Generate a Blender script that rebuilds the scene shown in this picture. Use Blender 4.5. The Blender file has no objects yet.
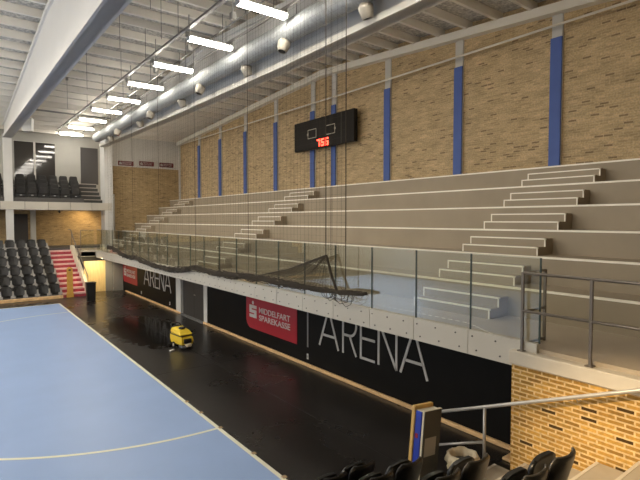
import bpy, math, random
from mathutils import Vector, Matrix
random.seed(7)
R = math.radians
C = bpy.context.scene.collection
SC = bpy.context.scene

# ------------------------------------------------------------------ materials
def new_mat(name):
    m = bpy.data.materials.new(name); m.use_nodes = True
    nt = m.node_tree
    return m, nt, nt.nodes['Principled BSDF']

def mat(name, col, rough=.5, metal=0.0, spec=.5, var=0.0, vscale=6.0, bump=0.0, bscale=40.0, stretch=(1, 1, 1)):
    m, nt, b = new_mat(name)
    b.inputs['Base Color'].default_value = (*col, 1)
    b.inputs['Roughness'].default_value = rough
    b.inputs['Metallic'].default_value = metal
    b.inputs['Specular IOR Level'].default_value = spec
    geo = nt.nodes.new('ShaderNodeNewGeometry')
    mp = nt.nodes.new('ShaderNodeMapping'); mp.inputs['Scale'].default_value = stretch
    nt.links.new(geo.outputs['Position'], mp.inputs['Vector'])
    if var > 0:
        n = nt.nodes.new('ShaderNodeTexNoise'); n.inputs['Scale'].default_value = vscale; n.inputs['Detail'].default_value = 5
        r = nt.nodes.new('ShaderNodeMapRange')
        r.inputs['From Min'].default_value = .3; r.inputs['From Max'].default_value = .7
        r.inputs['To Min'].default_value = 1 - var; r.inputs['To Max'].default_value = 1 + var
        mx = nt.nodes.new('ShaderNodeVectorMath'); mx.operation = 'SCALE'
        mx.inputs[0].default_value = col
        nt.links.new(mp.outputs[0], n.inputs['Vector']); nt.links.new(n.outputs['Fac'], r.inputs['Value'])
        nt.links.new(r.outputs[0], mx.inputs['Scale']); nt.links.new(mx.outputs[0], b.inputs['Base Color'])
    if bump > 0:
        n = nt.nodes.new('ShaderNodeTexNoise'); n.inputs['Scale'].default_value = bscale; n.inputs['Detail'].default_value = 3
        bp = nt.nodes.new('ShaderNodeBump'); bp.inputs['Strength'].default_value = bump; bp.inputs['Distance'].default_value = .02
        nt.links.new(mp.outputs[0], n.inputs['Vector']); nt.links.new(n.outputs['Fac'], bp.inputs['Height'])
        nt.links.new(bp.outputs[0], b.inputs['Normal'])
    return m

def emit(name, col, s):
    m, nt, b = new_mat(name)
    b.inputs['Base Color'].default_value = (*col, 1)
    b.inputs['Emission Color'].default_value = (*col, 1)
    b.inputs['Emission Strength'].default_value = s
    return m

def brick_mat(name, axis, c1, c2, mortar, dark, w=.235, h=.066, ms=.011, dark_amt=.10, patch=.14, shade=.2):
    """axis: which world coordinate runs along the wall ('X' or 'Y')"""
    m, nt, b = new_mat(name); N = nt.nodes; L = nt.links
    b.inputs['Roughness'].default_value = .85; b.inputs['Specular IOR Level'].default_value = .2
    geo = N.new('ShaderNodeNewGeometry'); sp = N.new('ShaderNodeSeparateXYZ'); L.new(geo.outputs['Position'], sp.inputs[0])
    cb = N.new('ShaderNodeCombineXYZ'); L.new(sp.outputs[axis], cb.inputs['X']); L.new(sp.outputs['Z'], cb.inputs['Y'])
    br = N.new('ShaderNodeTexBrick')
    br.inputs['Scale'].default_value = 1; br.inputs['Brick Width'].default_value = w; br.inputs['Row Height'].default_value = h
    br.inputs['Mortar Size'].default_value = ms; br.inputs['Mortar Smooth'].default_value = .2; br.inputs['Bias'].default_value = -.1
    br.inputs['Color1'].default_value = (*c1, 1); br.inputs['Color2'].default_value = (*c2, 1); br.inputs['Mortar'].default_value = (*mortar, 1)
    L.new(cb.outputs[0], br.inputs['Vector'])
    # per-brick darker stones: white noise on the brick cell
    fl = N.new('ShaderNodeMath'); fl.operation = 'DIVIDE'; fl.inputs[1].default_value = h; L.new(sp.outputs['Z'], fl.inputs[0])
    row = N.new('ShaderNodeMath'); row.operation = 'FLOOR'; L.new(fl.outputs[0], row.inputs[0])
    half = N.new('ShaderNodeMath'); half.operation = 'MODULO'; half.inputs[1].default_value = 2; L.new(row.outputs[0], half.inputs[0])
    off = N.new('ShaderNodeMath'); off.operation = 'MULTIPLY'; off.inputs[1].default_value = .5; inv = N.new('ShaderNodeMath'); inv.operation = 'SUBTRACT'; inv.inputs[0].default_value = 1; L.new(half.outputs[0], inv.inputs[1]); L.new(inv.outputs[0], off.inputs[0])
    dv = N.new('ShaderNodeMath'); dv.operation = 'DIVIDE'; dv.inputs[1].default_value = w; L.new(sp.outputs[axis], dv.inputs[0])
    ad = N.new('ShaderNodeMath'); ad.operation = 'ADD'; L.new(dv.outputs[0], ad.inputs[0]); L.new(off.outputs[0], ad.inputs[1])
    cf = N.new('ShaderNodeMath'); cf.operation = 'FLOOR'; L.new(ad.outputs[0], cf.inputs[0])
    cc = N.new('ShaderNodeCombineXYZ'); L.new(cf.outputs[0], cc.inputs['X']); L.new(row.outputs[0], cc.inputs['Y'])
    wn = N.new('ShaderNodeTexWhiteNoise'); wn.noise_dimensions = '2D'; L.new(cc.outputs[0], wn.inputs['Vector'])
    lt = N.new('ShaderNodeMath'); lt.operation = 'LESS_THAN'; lt.inputs[1].default_value = dark_amt; L.new(wn.outputs['Value'], lt.inputs[0])
    # keep mortar between them
    nf = N.new('ShaderNodeMath'); nf.operation = 'SUBTRACT'; nf.inputs[0].default_value = 1; L.new(br.outputs['Fac'], nf.inputs[1])
    f2 = N.new('ShaderNodeMath'); f2.operation = 'MULTIPLY'; L.new(lt.outputs[0], f2.inputs[0]); L.new(nf.outputs[0], f2.inputs[1])
    f3 = N.new('ShaderNodeMath'); f3.operation = 'MULTIPLY'; f3.inputs[1].default_value = .8; L.new(f2.outputs[0], f3.inputs[0])
    mx = N.new('ShaderNodeMix'); mx.data_type = 'RGBA'
    L.new(f3.outputs[0], mx.inputs['Factor']); L.new(br.outputs['Color'], mx.inputs['A']); mx.inputs['B'].default_value = (*dark, 1)
    # broad weathering plus smudges inside the bricks
    n1 = N.new('ShaderNodeTexNoise'); n1.inputs['Scale'].default_value = 1.3; n1.inputs['Detail'].default_value = 6; n1.inputs['Roughness'].default_value = .75
    mp = N.new('ShaderNodeMapping'); mp.inputs['Scale'].default_value = (1, 2.4, 1); L.new(cb.outputs[0], mp.inputs['Vector']); L.new(mp.outputs[0], n1.inputs['Vector'])
    r1 = N.new('ShaderNodeMapRange'); r1.inputs['From Min'].default_value = .3; r1.inputs['From Max'].default_value = .7
    r1.inputs['To Min'].default_value = 1 - patch; r1.inputs['To Max'].default_value = 1 + patch; L.new(n1.outputs['Fac'], r1.inputs['Value'])
    n2 = N.new('ShaderNodeTexNoise'); n2.inputs['Scale'].default_value = 22; n2.inputs['Detail'].default_value = 3; L.new(cb.outputs[0], n2.inputs['Vector'])
    r2 = N.new('ShaderNodeMapRange'); r2.inputs['From Min'].default_value = .3; r2.inputs['From Max'].default_value = .7
    r2.inputs['To Min'].default_value = .8; r2.inputs['To Max'].default_value = 1.15; L.new(n2.outputs['Fac'], r2.inputs['Value'])
    wr = N.new('ShaderNodeMapRange'); wr.inputs['To Min'].default_value = 1 - shade; wr.inputs['To Max'].default_value = 1 + shade * .6; L.new(wn.outputs['Value'], wr.inputs['Value'])
    wm = N.new('ShaderNodeMix'); wm.data_type = 'FLOAT'; L.new(br.outputs['Fac'], wm.inputs['Factor']); L.new(wr.outputs[0], wm.inputs['A']); wm.inputs['B'].default_value = 1
    m0 = N.new('ShaderNodeMath'); m0.operation = 'MULTIPLY'; L.new(r1.outputs[0], m0.inputs[0]); L.new(wm.outputs['Result'], m0.inputs[1])
    mm = N.new('ShaderNodeMath'); mm.operation = 'MULTIPLY'; L.new(m0.outputs[0], mm.inputs[0]); L.new(r2.outputs[0], mm.inputs[1])
    sc = N.new('ShaderNodeVectorMath'); sc.operation = 'SCALE'; L.new(mx.outputs['Result'], sc.inputs[0]); L.new(mm.outputs[0], sc.inputs['Scale'])
    L.new(sc.outputs[0], b.inputs['Base Color'])
    bp = N.new('ShaderNodeBump'); bp.inputs['Strength'].default_value = .5; bp.inputs['Distance'].default_value = .006; bp.invert = True
    L.new(br.outputs['Fac'], bp.inputs['Height']); L.new(bp.outputs[0], b.inputs['Normal'])
    return m

def glass_mat(name, tint, refl):
    m = bpy.data.materials.new(name); m.use_nodes = True; nt = m.node_tree; N = nt.nodes
    N.remove(N['Principled BSDF'])
    tr = N.new('ShaderNodeBsdfTransparent'); tr.inputs[0].default_value = (*tint, 1)
    gl = N.new('ShaderNodeBsdfGlossy'); gl.inputs['Roughness'].default_value = .02; gl.inputs['Color'].default_value = (1, 1, 1, 1)
    fr = N.new('ShaderNodeFresnel'); fr.inputs['IOR'].default_value = 1.5
    ml = N.new('ShaderNodeMath'); ml.operation = 'MULTIPLY_ADD'; ml.inputs[1].default_value = refl; ml.inputs[2].default_value = .055; ml.use_clamp = True
    nt.links.new(fr.outputs[0], ml.inputs[0])
    mx = N.new('ShaderNodeMixShader'); nt.links.new(ml.outputs[0], mx.inputs[0]); nt.links.new(tr.outputs[0], mx.inputs[1]); nt.links.new(gl.outputs[0], mx.inputs[2])
    nt.links.new(mx.outputs[0], N['Material Output'].inputs[0])
    return m

def floor_mat():
    """black sports floor: dull sheen, scuffs, and the freshly mopped darker patch with a ragged edge"""
    m, nt, b = new_mat('black_floor'); N = nt.nodes; L = nt.links
    geo = N.new('ShaderNodeNewGeometry')
    n = N.new('ShaderNodeTexNoise'); n.inputs['Scale'].default_value = .5; n.inputs['Detail'].default_value = 5; n.inputs['Roughness'].default_value = .6
    L.new(geo.outputs['Position'], n.inputs['Vector'])
    r = N.new('ShaderNodeMapRange'); r.inputs['From Min'].default_value = .3; r.inputs['From Max'].default_value = .7
    r.inputs['To Min'].default_value = .25; r.inputs['To Max'].default_value = .32
    L.new(n.outputs['Fac'], r.inputs['Value'])
    cr = N.new('ShaderNodeMapRange'); cr.inputs['From Min'].default_value = .3; cr.inputs['From Max'].default_value = .7
    cr.inputs['To Min'].default_value = .88; cr.inputs['To Max'].default_value = 1.12; L.new(n.outputs['Fac'], cr.inputs['Value'])
    # wet patch
    sp = N.new('ShaderNodeSeparateXYZ'); L.new(geo.outputs['Position'], sp.inputs[0])
    def m_(op, a, bb):
        q = N.new('ShaderNodeMath'); q.operation = op
        for i, v in enumerate((a, bb)):
            if isinstance(v, (int, float)): q.inputs[i].default_value = v
            else: L.new(v, q.inputs[i])
        return q.outputs[0]
    dx = m_('DIVIDE', m_('SUBTRACT', sp.outputs['X'], 5.75), 1.35); dy = m_('DIVIDE', m_('SUBTRACT', sp.outputs['Y'], 18.6), 3.4)
    d = m_('ADD', m_('MULTIPLY', dx, dx), m_('MULTIPLY', dy, dy))
    n3 = N.new('ShaderNodeTexNoise'); n3.inputs['Scale'].default_value = 3.2; n3.inputs['Detail'].default_value = 4; L.new(geo.outputs['Position'], n3.inputs['Vector'])
    d2 = m_('ADD', d, m_('MULTIPLY', m_('SUBTRACT', n3.outputs['Fac'], .5), 1.6))
    wet = N.new('ShaderNodeMapRange'); wet.inputs['From Min'].default_value = .9; wet.inputs['From Max'].default_value = .8; L.new(d2, wet.inputs['Value'])
    rr = m_('MULTIPLY', r.outputs[0], m_('SUBTRACT', 1.0, m_('MULTIPLY', wet.outputs[0], .55)))
    L.new(rr, b.inputs['Roughness'])
    cs = m_('MULTIPLY', cr.outputs[0], m_('SUBTRACT', 1.0, m_('MULTIPLY', wet.outputs[0], .6)))
    mx = N.new('ShaderNodeVectorMath'); mx.operation = 'SCALE'; mx.inputs[0].default_value = (.020, .017, .015)
    L.new(cs, mx.inputs['Scale']); L.new(mx.outputs[0], b.inputs['Base Color'])
    b.inputs['Specular IOR Level'].default_value = .45
    return m

M = {}
M['white'] = mat('white_paint', (.64, .63, .60), .55, var=.03, vscale=1.5)
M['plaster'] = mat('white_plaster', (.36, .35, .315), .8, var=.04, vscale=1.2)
M['beam'] = mat('beam_paint', (.68, .67, .65), .5, var=.02, vscale=1)
M['girder'] = mat('girder_paint', (.84, .80, .71), .5, var=.02, vscale=1)
M['rib'] = mat('rib_paint', (.82, .78, .70), .7, var=.03, vscale=2)
M['woodwool'] = mat('wood_wool_panel', (.56, .53, .47), .95, var=.42, vscale=11, bump=.8, bscale=60)
M['tier'] = mat('tier_concrete', (.335, .275, .195), .6, var=.06, vscale=1.2)
M['deck'] = mat('deck_concrete', (.42, .35, .26), .5, var=.06, vscale=1.5)
M['nosing'] = mat('nosing_paint', (.95, .90, .78), .5)
M['fascia'] = mat('fascia_panel', (.56, .525, .45), .45, var=.03, vscale=1)
M['bolt'] = mat('bolt_steel', (.12, .11, .10), .4, .8)
M['black'] = mat('black_wall', (.005, .0045, .004), .5, spec=.14, var=.15, vscale=2)
M['floor'] = floor_mat()
M['court'] = mat('court_blue', (.33, .46, .735), .36, spec=.22, var=.03, vscale=.8)
M['courtline'] = mat('court_line', (.85, .83, .66), .4)
M['plank'] = mat('pale_wood', (.85, .56, .28), .45, var=.15, vscale=6, stretch=(1, .3, 1))
M['yellowwood'] = mat('yellow_wood', (.78, .60, .30), .5, var=.1, vscale=5, stretch=(2, 1, .3))
M['orangewood'] = mat('orange_board', (.72, .40, .08), .5, var=.08, vscale=8)
M['blue'] = mat('blue_padding', (.07, .13, .40), .6, var=.05, vscale=2)
M['greydoor'] = mat('grey_door', (.045, .042, .038), .4)
M['darkdoor'] = mat('dark_door', (.05, .045, .042), .5)
M['winframe'] = mat('window_frame', (.6, .58, .53), .5)
M['red'] = mat('banner_red', (.36, .012, .025), .45, var=.05, vscale=2)
M['signred'] = mat('sign_dark_red', (.15, .016, .022), .5)
M['redcarpet'] = mat('red_stair', (.40, .05, .07), .6, var=.25, vscale=9)
M['redtread'] = mat('stair_tread', (.72, .46, .42), .6, var=.12, vscale=6)
M['letter'] = mat('letter_white', (.55, .545, .53), .5)
M['strip'] = mat('grey_strip', (.22, .22, .22), .4)
M['duct'] = mat('galvanised', (.44, .46, .46), .68, .3, spec=.3, var=.14, vscale=8, stretch=(1, 2.5, 1))
M['nozzle'] = mat('nozzle_cream', (.44, .40, .33), .45)
M['darkhole'] = mat('dark_hole', (.03, .027, .025), .7)
M['trunk'] = mat('trunking', (.30, .29, .27), .5, .3)
M['wire'] = mat('wire', (.10, .095, .09), .5, .3)
M['housing'] = mat('lamp_housing', (.75, .75, .74), .4)
M['tube'] = emit('lamp_tube', (1.0, .93, .82), 22)
M['tubefill'] = emit('lamp_tube_fill', (1.0, .90, .74), 18)
M['seat'] = mat('seat_black', (.013, .0125, .012), .45, var=.1, vscale=12)
M['seatpad'] = mat('seat_grey', (.020, .0185, .017), .75, var=.15, vscale=20)
M['pedestal'] = mat('pedestal_grey', (.48, .46, .43), .4, .2)
M['chair'] = mat('chair_black', (.004, .0037, .0034), .33)
M['chairrim'] = mat('chair_rim', (.04, .037, .034), .35)
M['rail'] = mat('steel_rail', (.42, .39, .35), .35, .6)
M['raildark'] = mat('rail_bronze', (.20, .17, .14), .35, .6)
M['handrail'] = mat('handrail_grey', (.50, .48, .45), .35, .35)
M['coping'] = mat('coping_concrete', (.62, .56, .46), .7, var=.06, vscale=3)
M['step'] = mat('aisle_step', (.42, .37, .29), .55, var=.06, vscale=4)
M['greyboard'] = mat('grey_board', (.085, .08, .068), .5, var=.05, vscale=4)
M['blueboard'] = mat('blue_board', (.02, .05, .42), .5)
M['cream'] = mat('cream_board', (.75, .68, .52), .6)
M['ply'] = mat('plywood', (.78, .50, .16), .5, var=.12, vscale=8, stretch=(1, 1, .2))
M['sticker'] = mat('sticker', (.42, .39, .34), .6)
M['bag'] = mat('bin_bag', (.70, .60, .42), .35, var=.1, vscale=14, bump=.6, bscale=18)
M['yellow'] = mat('machine_yellow', (.88, .62, .04), .35)
M['blackplastic'] = mat('black_plastic', (.018, .018, .018), .4)
M['rubber'] = mat('rubber', (.015, .015, .015), .7)
M['net'] = mat('net_cord', (.055, .043, .03), .9)
M['score'] = mat('score_panel', (.008, .006, .005), .5, spec=.2)
M['scoreline'] = mat('score_line', (.50, .46, .38), .5)
M['digit'] = emit('red_digits', (1.0, .06, .03), 3)
M['glass'] = glass_mat('balustrade_glass', (.955, .97, .92), .5)
M['gasket'] = mat('glass_edge', (.035, .055, .045), .3)
M['winglass'] = mat('dark_window_glass', (.040, .036, .032), .05, spec=.38)
M['brick'] = brick_mat('yellow_brick_side', 'Y', (.60, .45, .255), (.50, .37, .205), (.57, .44, .275), (.30, .21, .12), dark_amt=.06, patch=.2)
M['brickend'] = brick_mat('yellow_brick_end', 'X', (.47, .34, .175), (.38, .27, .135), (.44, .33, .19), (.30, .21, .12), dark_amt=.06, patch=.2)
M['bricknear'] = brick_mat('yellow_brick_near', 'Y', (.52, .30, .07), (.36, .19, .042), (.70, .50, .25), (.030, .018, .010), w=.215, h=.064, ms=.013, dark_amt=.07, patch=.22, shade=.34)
M['plinth'] = mat('plinth_grey', (.085, .08, .075), .6)

# ------------------------------------------------------------------ mesh builder
class MB:
    def __init__(s): s.v = []; s.f = []; s.sm = []; s.mi = []; s.cur = 0
    def add(s, vs, fs, smooth=False, xf=None):
        o = len(s.v)
        for p in vs:
            p = Vector(p)
            if xf: p = xf @ p
            s.v.append(tuple(p))
        for f in fs: s.f.append([i + o for i in f]); s.sm.append(smooth); s.mi.append(s.cur)
        return s
    def box(s, a, b, xf=None):
        x0, y0, z0 = a; x1, y1, z1 = b
        return s.add([(x0, y0, z0), (x1, y0, z0), (x1, y1, z0), (x0, y1, z0), (x0, y0, z1), (x1, y0, z1), (x1, y1, z1), (x0, y1, z1)],
                     [(0, 3, 2, 1), (4, 5, 6, 7), (0, 1, 5, 4), (1, 2, 6, 5), (2, 3, 7, 6), (3, 0, 4, 7)], False, xf)
    def cbox(s, a, b, c, xf=None):
        """box with chamfered edges"""
        x0, y0, z0 = a; x1, y1, z1 = b
        rings = []
        for z, i in ((z0, c), (z0 + c, 0), (z1 - c, 0), (z1, c)):
            k = c
            rings.append([(x0 + i, y0 + k + i, z), (x0 + k + i, y0 + i, z), (x1 - k - i, y0 + i, z), (x1 - i, y0 + k + i, z),
                          (x1 - i, y1 - k - i, z), (x1 - k - i, y1 - i, z), (x0 + k + i, y1 - i, z), (x0 + i, y1 - k - i, z)])
        return s.loft(rings, True, xf)
    def loft(s, rings, caps=True, xf=None, smooth=False, closed=True):
        n = len(rings[0]); vs = [p for r in rings for p in r]; fs = []
        for i in range(len(rings) - 1):
            for j in range(n if closed else n - 1):
                k = (j + 1) % n
                fs.append((i * n + j, i * n + k, (i + 1) * n + k, (i + 1) * n + j))
        s.add(vs, fs, smooth, xf)
        if caps:
            o = len(s.v) - len(vs)
            s.f.append([o + j for j in reversed(range(n))]); s.sm.append(False); s.mi.append(s.cur)
            s.f.append([o + (len(rings) - 1) * n + j for j in range(n)]); s.sm.append(False); s.mi.append(s.cur)
        return s
    def tube(s, pts, r, n=8, caps=True, xf=None, smooth=True):
        pts = [Vector(p) for p in pts]; rs = r if isinstance(r, (list, tuple)) else [r] * len(pts)
        rings = []
        t0 = (pts[1] - pts[0]).normalized()
        up = Vector((0, 0, 1)) if abs(t0.z) < .9 else Vector((1, 0, 0))
        for i, p in enumerate(pts):
            if i == 0: t = pts[1] - pts[0]
            elif i == len(pts) - 1: t = pts[-1] - pts[-2]
            else: t = (pts[i + 1] - pts[i]).normalized() + (pts[i] - pts[i - 1]).normalized()
            t.normalize()
            a = t.cross(up)
            if a.length < 1e-4: a = t.cross(Vector((0, 1, 0)))
            a.normalize(); b = a.cross(t)
            rings.append([tuple(p + rs[i] * (math.cos(q) * a + math.sin(q) * b)) for q in [2 * math.pi * k / n for k in range(n)]])
        return s.loft(rings, caps, xf, smooth and n > 4)
    def prism(s, poly, lo, hi, axis='Y', xf=None):
        """extrude a 2D polygon: axis Y -> poly in (x,z); X -> (y,z); Z -> (x,y)"""
        def P(p, q):
            return {'Y': (p[0], q, p[1]), 'X': (q, p[0], p[1]), 'Z': (p[0], p[1], q)}[axis]
        return s.loft([[P(p, lo) for p in poly], [P(p, hi) for p in poly]], True, xf)
    def lathe(s, prof, n=20, xf=None, smooth=True, caps=True):
        return s.loft([[(r * math.cos(2 * math.pi * k / n), r * math.sin(2 * math.pi * k / n), z) for k in range(n)] for r, z in prof], caps, xf, smooth)
    def build(s, name, m, parent=None, recalc=True):
        me = bpy.data.meshes.new(name); me.from_pydata(s.v, [], s.f)
        ms = m if isinstance(m, (list, tuple)) else [m]
        for q in ms: me.materials.append(q)
        me.polygons.foreach_set('use_smooth', s.sm); me.polygons.foreach_set('material_index', s.mi)
        if recalc:
            import bmesh
            bm = bmesh.new(); bm.from_mesh(me); bmesh.ops.recalc_face_normals(bm, faces=bm.faces); bm.to_mesh(me); bm.free()
        me.update()
        o = bpy.data.objects.new(name, me); C.objects.link(o)
        if parent is not None: o.parent = parent
        return o

def T(x=0, y=0, z=0, rz=0, rx=0, ry=0):
    return Matrix.Translation((x, y, z)) @ Matrix.Rotation(rz, 4, 'Z') @ Matrix.Rotation(ry, 4, 'Y') @ Matrix.Rotation(rx, 4, 'X')

def tag(o, label, cat, group=None, kind=None):
    o['label'] = label; o['category'] = cat
    if group: o['group'] = group
    if kind: o['kind'] = kind
    return o
def thing(name, label, cat, loc=(0, 0, 0), rz=0, group=None, kind=None):
    o = bpy.data.objects.new(name, None); C.objects.link(o); o.empty_display_size = .2
    o.location = loc; o.rotation_euler = (0, 0, rz)
    return tag(o, label, cat, group, kind)
def struct(name, mb, m, label, cat):
    return tag(mb.build(name, m), label, cat, None, 'structure')
KIDS = {}
def children_of(o): return [c for c in C.objects if c.parent == o]
def dup(root, loc, rz=0, label=None, group=None):
    r = root.copy(); C.objects.link(r); r.location = loc; r.rotation_euler = (0, 0, rz)
    if label: r['label'] = label
    if group: r['group'] = group
    for ch in children_of(root):
        c = ch.copy(); C.objects.link(c); c.parent = r
        for g in children_of(ch):
            d = g.copy(); C.objects.link(d); d.parent = c
    return r
ORD = ['first', 'second', 'third', 'fourth', 'fifth', 'sixth', 'seventh', 'eighth', 'ninth', 'tenth', 'eleventh', 'twelfth', 'thirteenth', 'fourteenth']

def text_mesh(body, size, m, name, origin, parent, space=1.0, xs=1.0, facing='-X', thick=.004, bold=0.0, fit=None):
    cu = bpy.data.curves.new(name, 'FONT'); cu.body = body; cu.size = size; cu.extrude = thick; cu.space_character = space; cu.offset = bold
    t = bpy.data.objects.new(name, cu); C.objects.link(t)
    dg = bpy.context.evaluated_depsgraph_get()
    me = bpy.data.meshes.new_from_object(t.evaluated_get(dg))
    C.objects.unlink(t); bpy.data.objects.remove(t)
    if fit:
        wx = [v.co.x for v in me.vertices]; me.transform(Matrix.Translation((-min(wx), 0, 0))); xs = fit / (max(wx) - min(wx))
    if facing == '-X': Mx = Matrix(((0, 0, -1, 0), (-1, 0, 0, 0), (0, 1, 0, 0), (0, 0, 0, 1)))
    else: Mx = Matrix(((1, 0, 0, 0), (0, 0, -1, 0), (0, 1, 0, 0), (0, 0, 0, 1)))
    me.transform(Matrix.Translation(origin) @ Mx @ Matrix.Diagonal((xs, 1, 1, 1)))
    me.materials.clear(); me.materials.append(m); me.name = name
    o = bpy.data.objects.new(name, me); C.objects.link(o); o.parent = parent
    return o

# ------------------------------------------------------------------ roof profile
RIDGE = 17.6
def zg(y):  # underside of the eaves girder on the side wall, also the roof fall
    return 10.78 - (.056 * (y - RIDGE) if y > RIDGE else .072 * (RIDGE - y))
def zrib(y): return zg(y) + .24
def zdeck(y): return zrib(y) + .27

XL, XR, YN, YF = -13.0, 13.8, -3.0, 37.5
# ceiling
mb = MB()
prof = [(YN, zdeck(YN)), (RIDGE, zdeck(RIDGE)), (YF + .3, zdeck(YF + .3)), (YF + .3, zdeck(YF + .3) + .2), (RIDGE, zdeck(RIDGE) + .2), (YN, zdeck(YN) + .2)]
mb.prism(prof, XL, XR + .3, 'X')
struct('ceiling', mb, M['woodwool'], 'rough grey wood-wool ceiling panels between the roof ribs', 'ceiling')
y = RIDGE - 1.113 * 18
k = 0
while y < YF - .2:
    w = .05
    mb = MB(); mb.box((XL, y - w, zrib(y)), (XR, y + w, zdeck(y) + .02))
    struct('ceiling_rib', mb, M['rib'], 'pale painted roof rib running across the hall, %s from the camera end' % (ORD[k] if k < 14 else 'number %d counted' % (k + 1)), 'roof rib')
    y += 1.113; k += 1

# ------------------------------------------------------------------ floor and court
mb = MB(); mb.box((XL, YN, -.1), (XR + .3, 38.5, 0)); struct('floor', mb, M['floor'], 'black sports hall floor with a dull sheen and damp patches', 'floor')
court = thing('sports_court', 'pale blue sports court surface with yellow-white lines', 'court', kind='structure')
mb = MB(); mb.box((XL + .3, 5.4, 0), (4.19, 27.05, .006)); mb.build('court_surface', M['court'], court)
def ribbon(mb, pts, w, z):
    P = [Vector((p[0], p[1], 0)) for p in pts]; L = []; Rr = []
    for i, p in enumerate(P):
        t = (P[min(i + 1, len(P) - 1)] - P[max(i - 1, 0)]).normalized(); n = Vector((-t.y, t.x, 0))
        L.append(p + n * w / 2); Rr.append(p - n * w / 2)
    vs = [(q.x, q.y, z) for q in L] + [(q.x, q.y, z) for q in Rr]; n = len(P)
    mb.add(vs, [(i, i + 1, n + i + 1, n + i) for i in range(n - 1)])
mb = MB()
ribbon(mb, [(4.15, 5.4), (4.15, 27.02)], .08, .009); mb.build('goal_line', M['courtline'], court)
mb = MB(); ribbon(mb, [(4.19, 27.0), (XL + .3, 27.0)], .08, .010); mb.build('side_line', M['courtline'], court)
arc = []
gy, rad = 16.5, 6.2
for q in range(0, 33):
    a = -math.pi / 2 - q / 32 * math.pi / 2
    arc.append((4.15 + rad * math.cos(a), gy - 1.5 + rad * math.sin(a)))
arc2 = [(x_, 2 * gy - y_) for x_, y_ in reversed(arc)]
mb = MB(); ribbon(mb, arc + arc2, .075, .011); mb.build('goal_area_line', M['courtline'], court)
mb = MB()
for yy in (6.4, 7.4, 8.75, 9.7, 10.5):
    mb.cbox((4.155, yy, .011), (4.235, yy + .09, .016), .002)
mb.build('tape_tab', mat('tape', (.42, .3, .16), .6), court)
# welded joints of the floor covering
mb = MB(); mb.box((6.02, YN, 0), (6.035, 29, .002)); mb.box((4.3, 12.9, 0), (7.9, 12.915, .002))
struct('floor_seam', mb, M['rubber'], 'thin dark joint lines in the black floor covering', 'floor joint')

# ------------------------------------------------------------------ side wall (right), columns, girder
mb = MB(); mb.box((XR, YN, 2.0), (XR + .3, YF + .3, 11.9)); struct('wall_right', mb, M['brick'], 'long wall of yellow-brown brick above the grandstand', 'wall')
cols = [31.8, 28.5, 25.16, 21.82, 18.52, 16.93, 13.57, 10.22, 6.9, 3.56, .2]
for i, yc in enumerate(cols):
    r = thing('wall_column', '%s blue padded wall column counted from the far end wall' % ORD[i], 'column', (XR - .1, yc, 5.66), kind='structure')
    mb = MB(); mb.box((.03, -.15, 0), (.1, .15, zg(yc) - 5.66)); mb.build('steel_post', M['white'], r)
    mb = MB(); mb.cbox((-.03, -.165, .0), (.03, .165, 3.70), .012); mb.build('blue_pad', M['blue'], r)
mb = MB()
pr = [(YN, zg(YN)), (RIDGE, zg(RIDGE)), (35.5, zg(35.5)), (35.5, zg(35.5) + .26), (RIDGE, zg(RIDGE) + .26), (YN, zg(YN) + .26)]
mb.prism(pr, XR - .28, XR, 'X'); struct('eaves_girder', mb, M['girder'], 'pale gabled girder along the top of the brick wall', 'girder')
mb = MB(); mb.tube([(XR - .32, YN + .5, 9.62), (XR - .32, 16, 9.62), (XR - .32, 35.3, 9.75)], .035, 8)
struct('wall_pipe', mb, M['girder'], 'thin pale pipe running along the brick wall below the girder', 'pipe')

# ------------------------------------------------------------------ far end wall (right part)
YE = 35.5
mb = MB(); mb.box((8.75, YE, 2.0), (XR, YE + .3, 7.97)); struct('wall_far', mb, M['brickend'], 'brick end wall behind the far end of the grandstand', 'wall')
mb = MB(); mb.box((8.75, YE - .02, 7.97), (XR, YE + .3, 10.6)); struct('wall_far_upper', mb, M['white'], 'white panelled upper part of the far end wall', 'wall')
mb = MB(); mb.tube([(8.98, YE - .06, 3.5), (8.98, YE - .06, 6.0)], .05, 8)
struct('wall_downpipe', mb, M['white'], 'short white vertical pipe on the brick end wall', 'pipe')
mb = MB(); mb.box((XR - .14, YE - .16, 5.66), (XR - .02, YE - .02, 9.75)); struct('trim_1', mb, M['white'], 'white corner post where the two brick walls meet', 'trim')

def emblem(mb, y0, z0, s, x, facing='-X', dot=True):
    """block S with a round dot; (y0,z0) is its lower left as read"""
    poly = [(0, 0), (1.15, 0), (1.15, .63), (.36, .63), (.36, .74), (1.15, .74), (1.15, 1), (0, 1), (0, .37), (.79, .37), (.79, .26), (0, .26)]
    if facing == '-X': mb.prism([(y0 - p * s, z0 + q * s) for p, q in poly], x - .006, x, 'X')
    else: mb.prism([(y0 + p * s, z0 + q * s) for p, q in poly], x - .006, x, 'Y')
    if dot:
        cx, cz, r_ = .575 * s, 1.2 * s, .15 * s
        pts = [(r_ * math.cos(2 * math.pi * k / 20), r_ * math.sin(2 * math.pi * k / 20)) for k in range(20)]
        if facing == '-X': mb.prism([(y0 - cx + p, z0 + cz + q) for p, q in pts], x - .006, x, 'X')
        else: mb.prism([(y0 + cx + p, z0 + cz + q) for p, q in pts], x - .006, x, 'Y')

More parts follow.
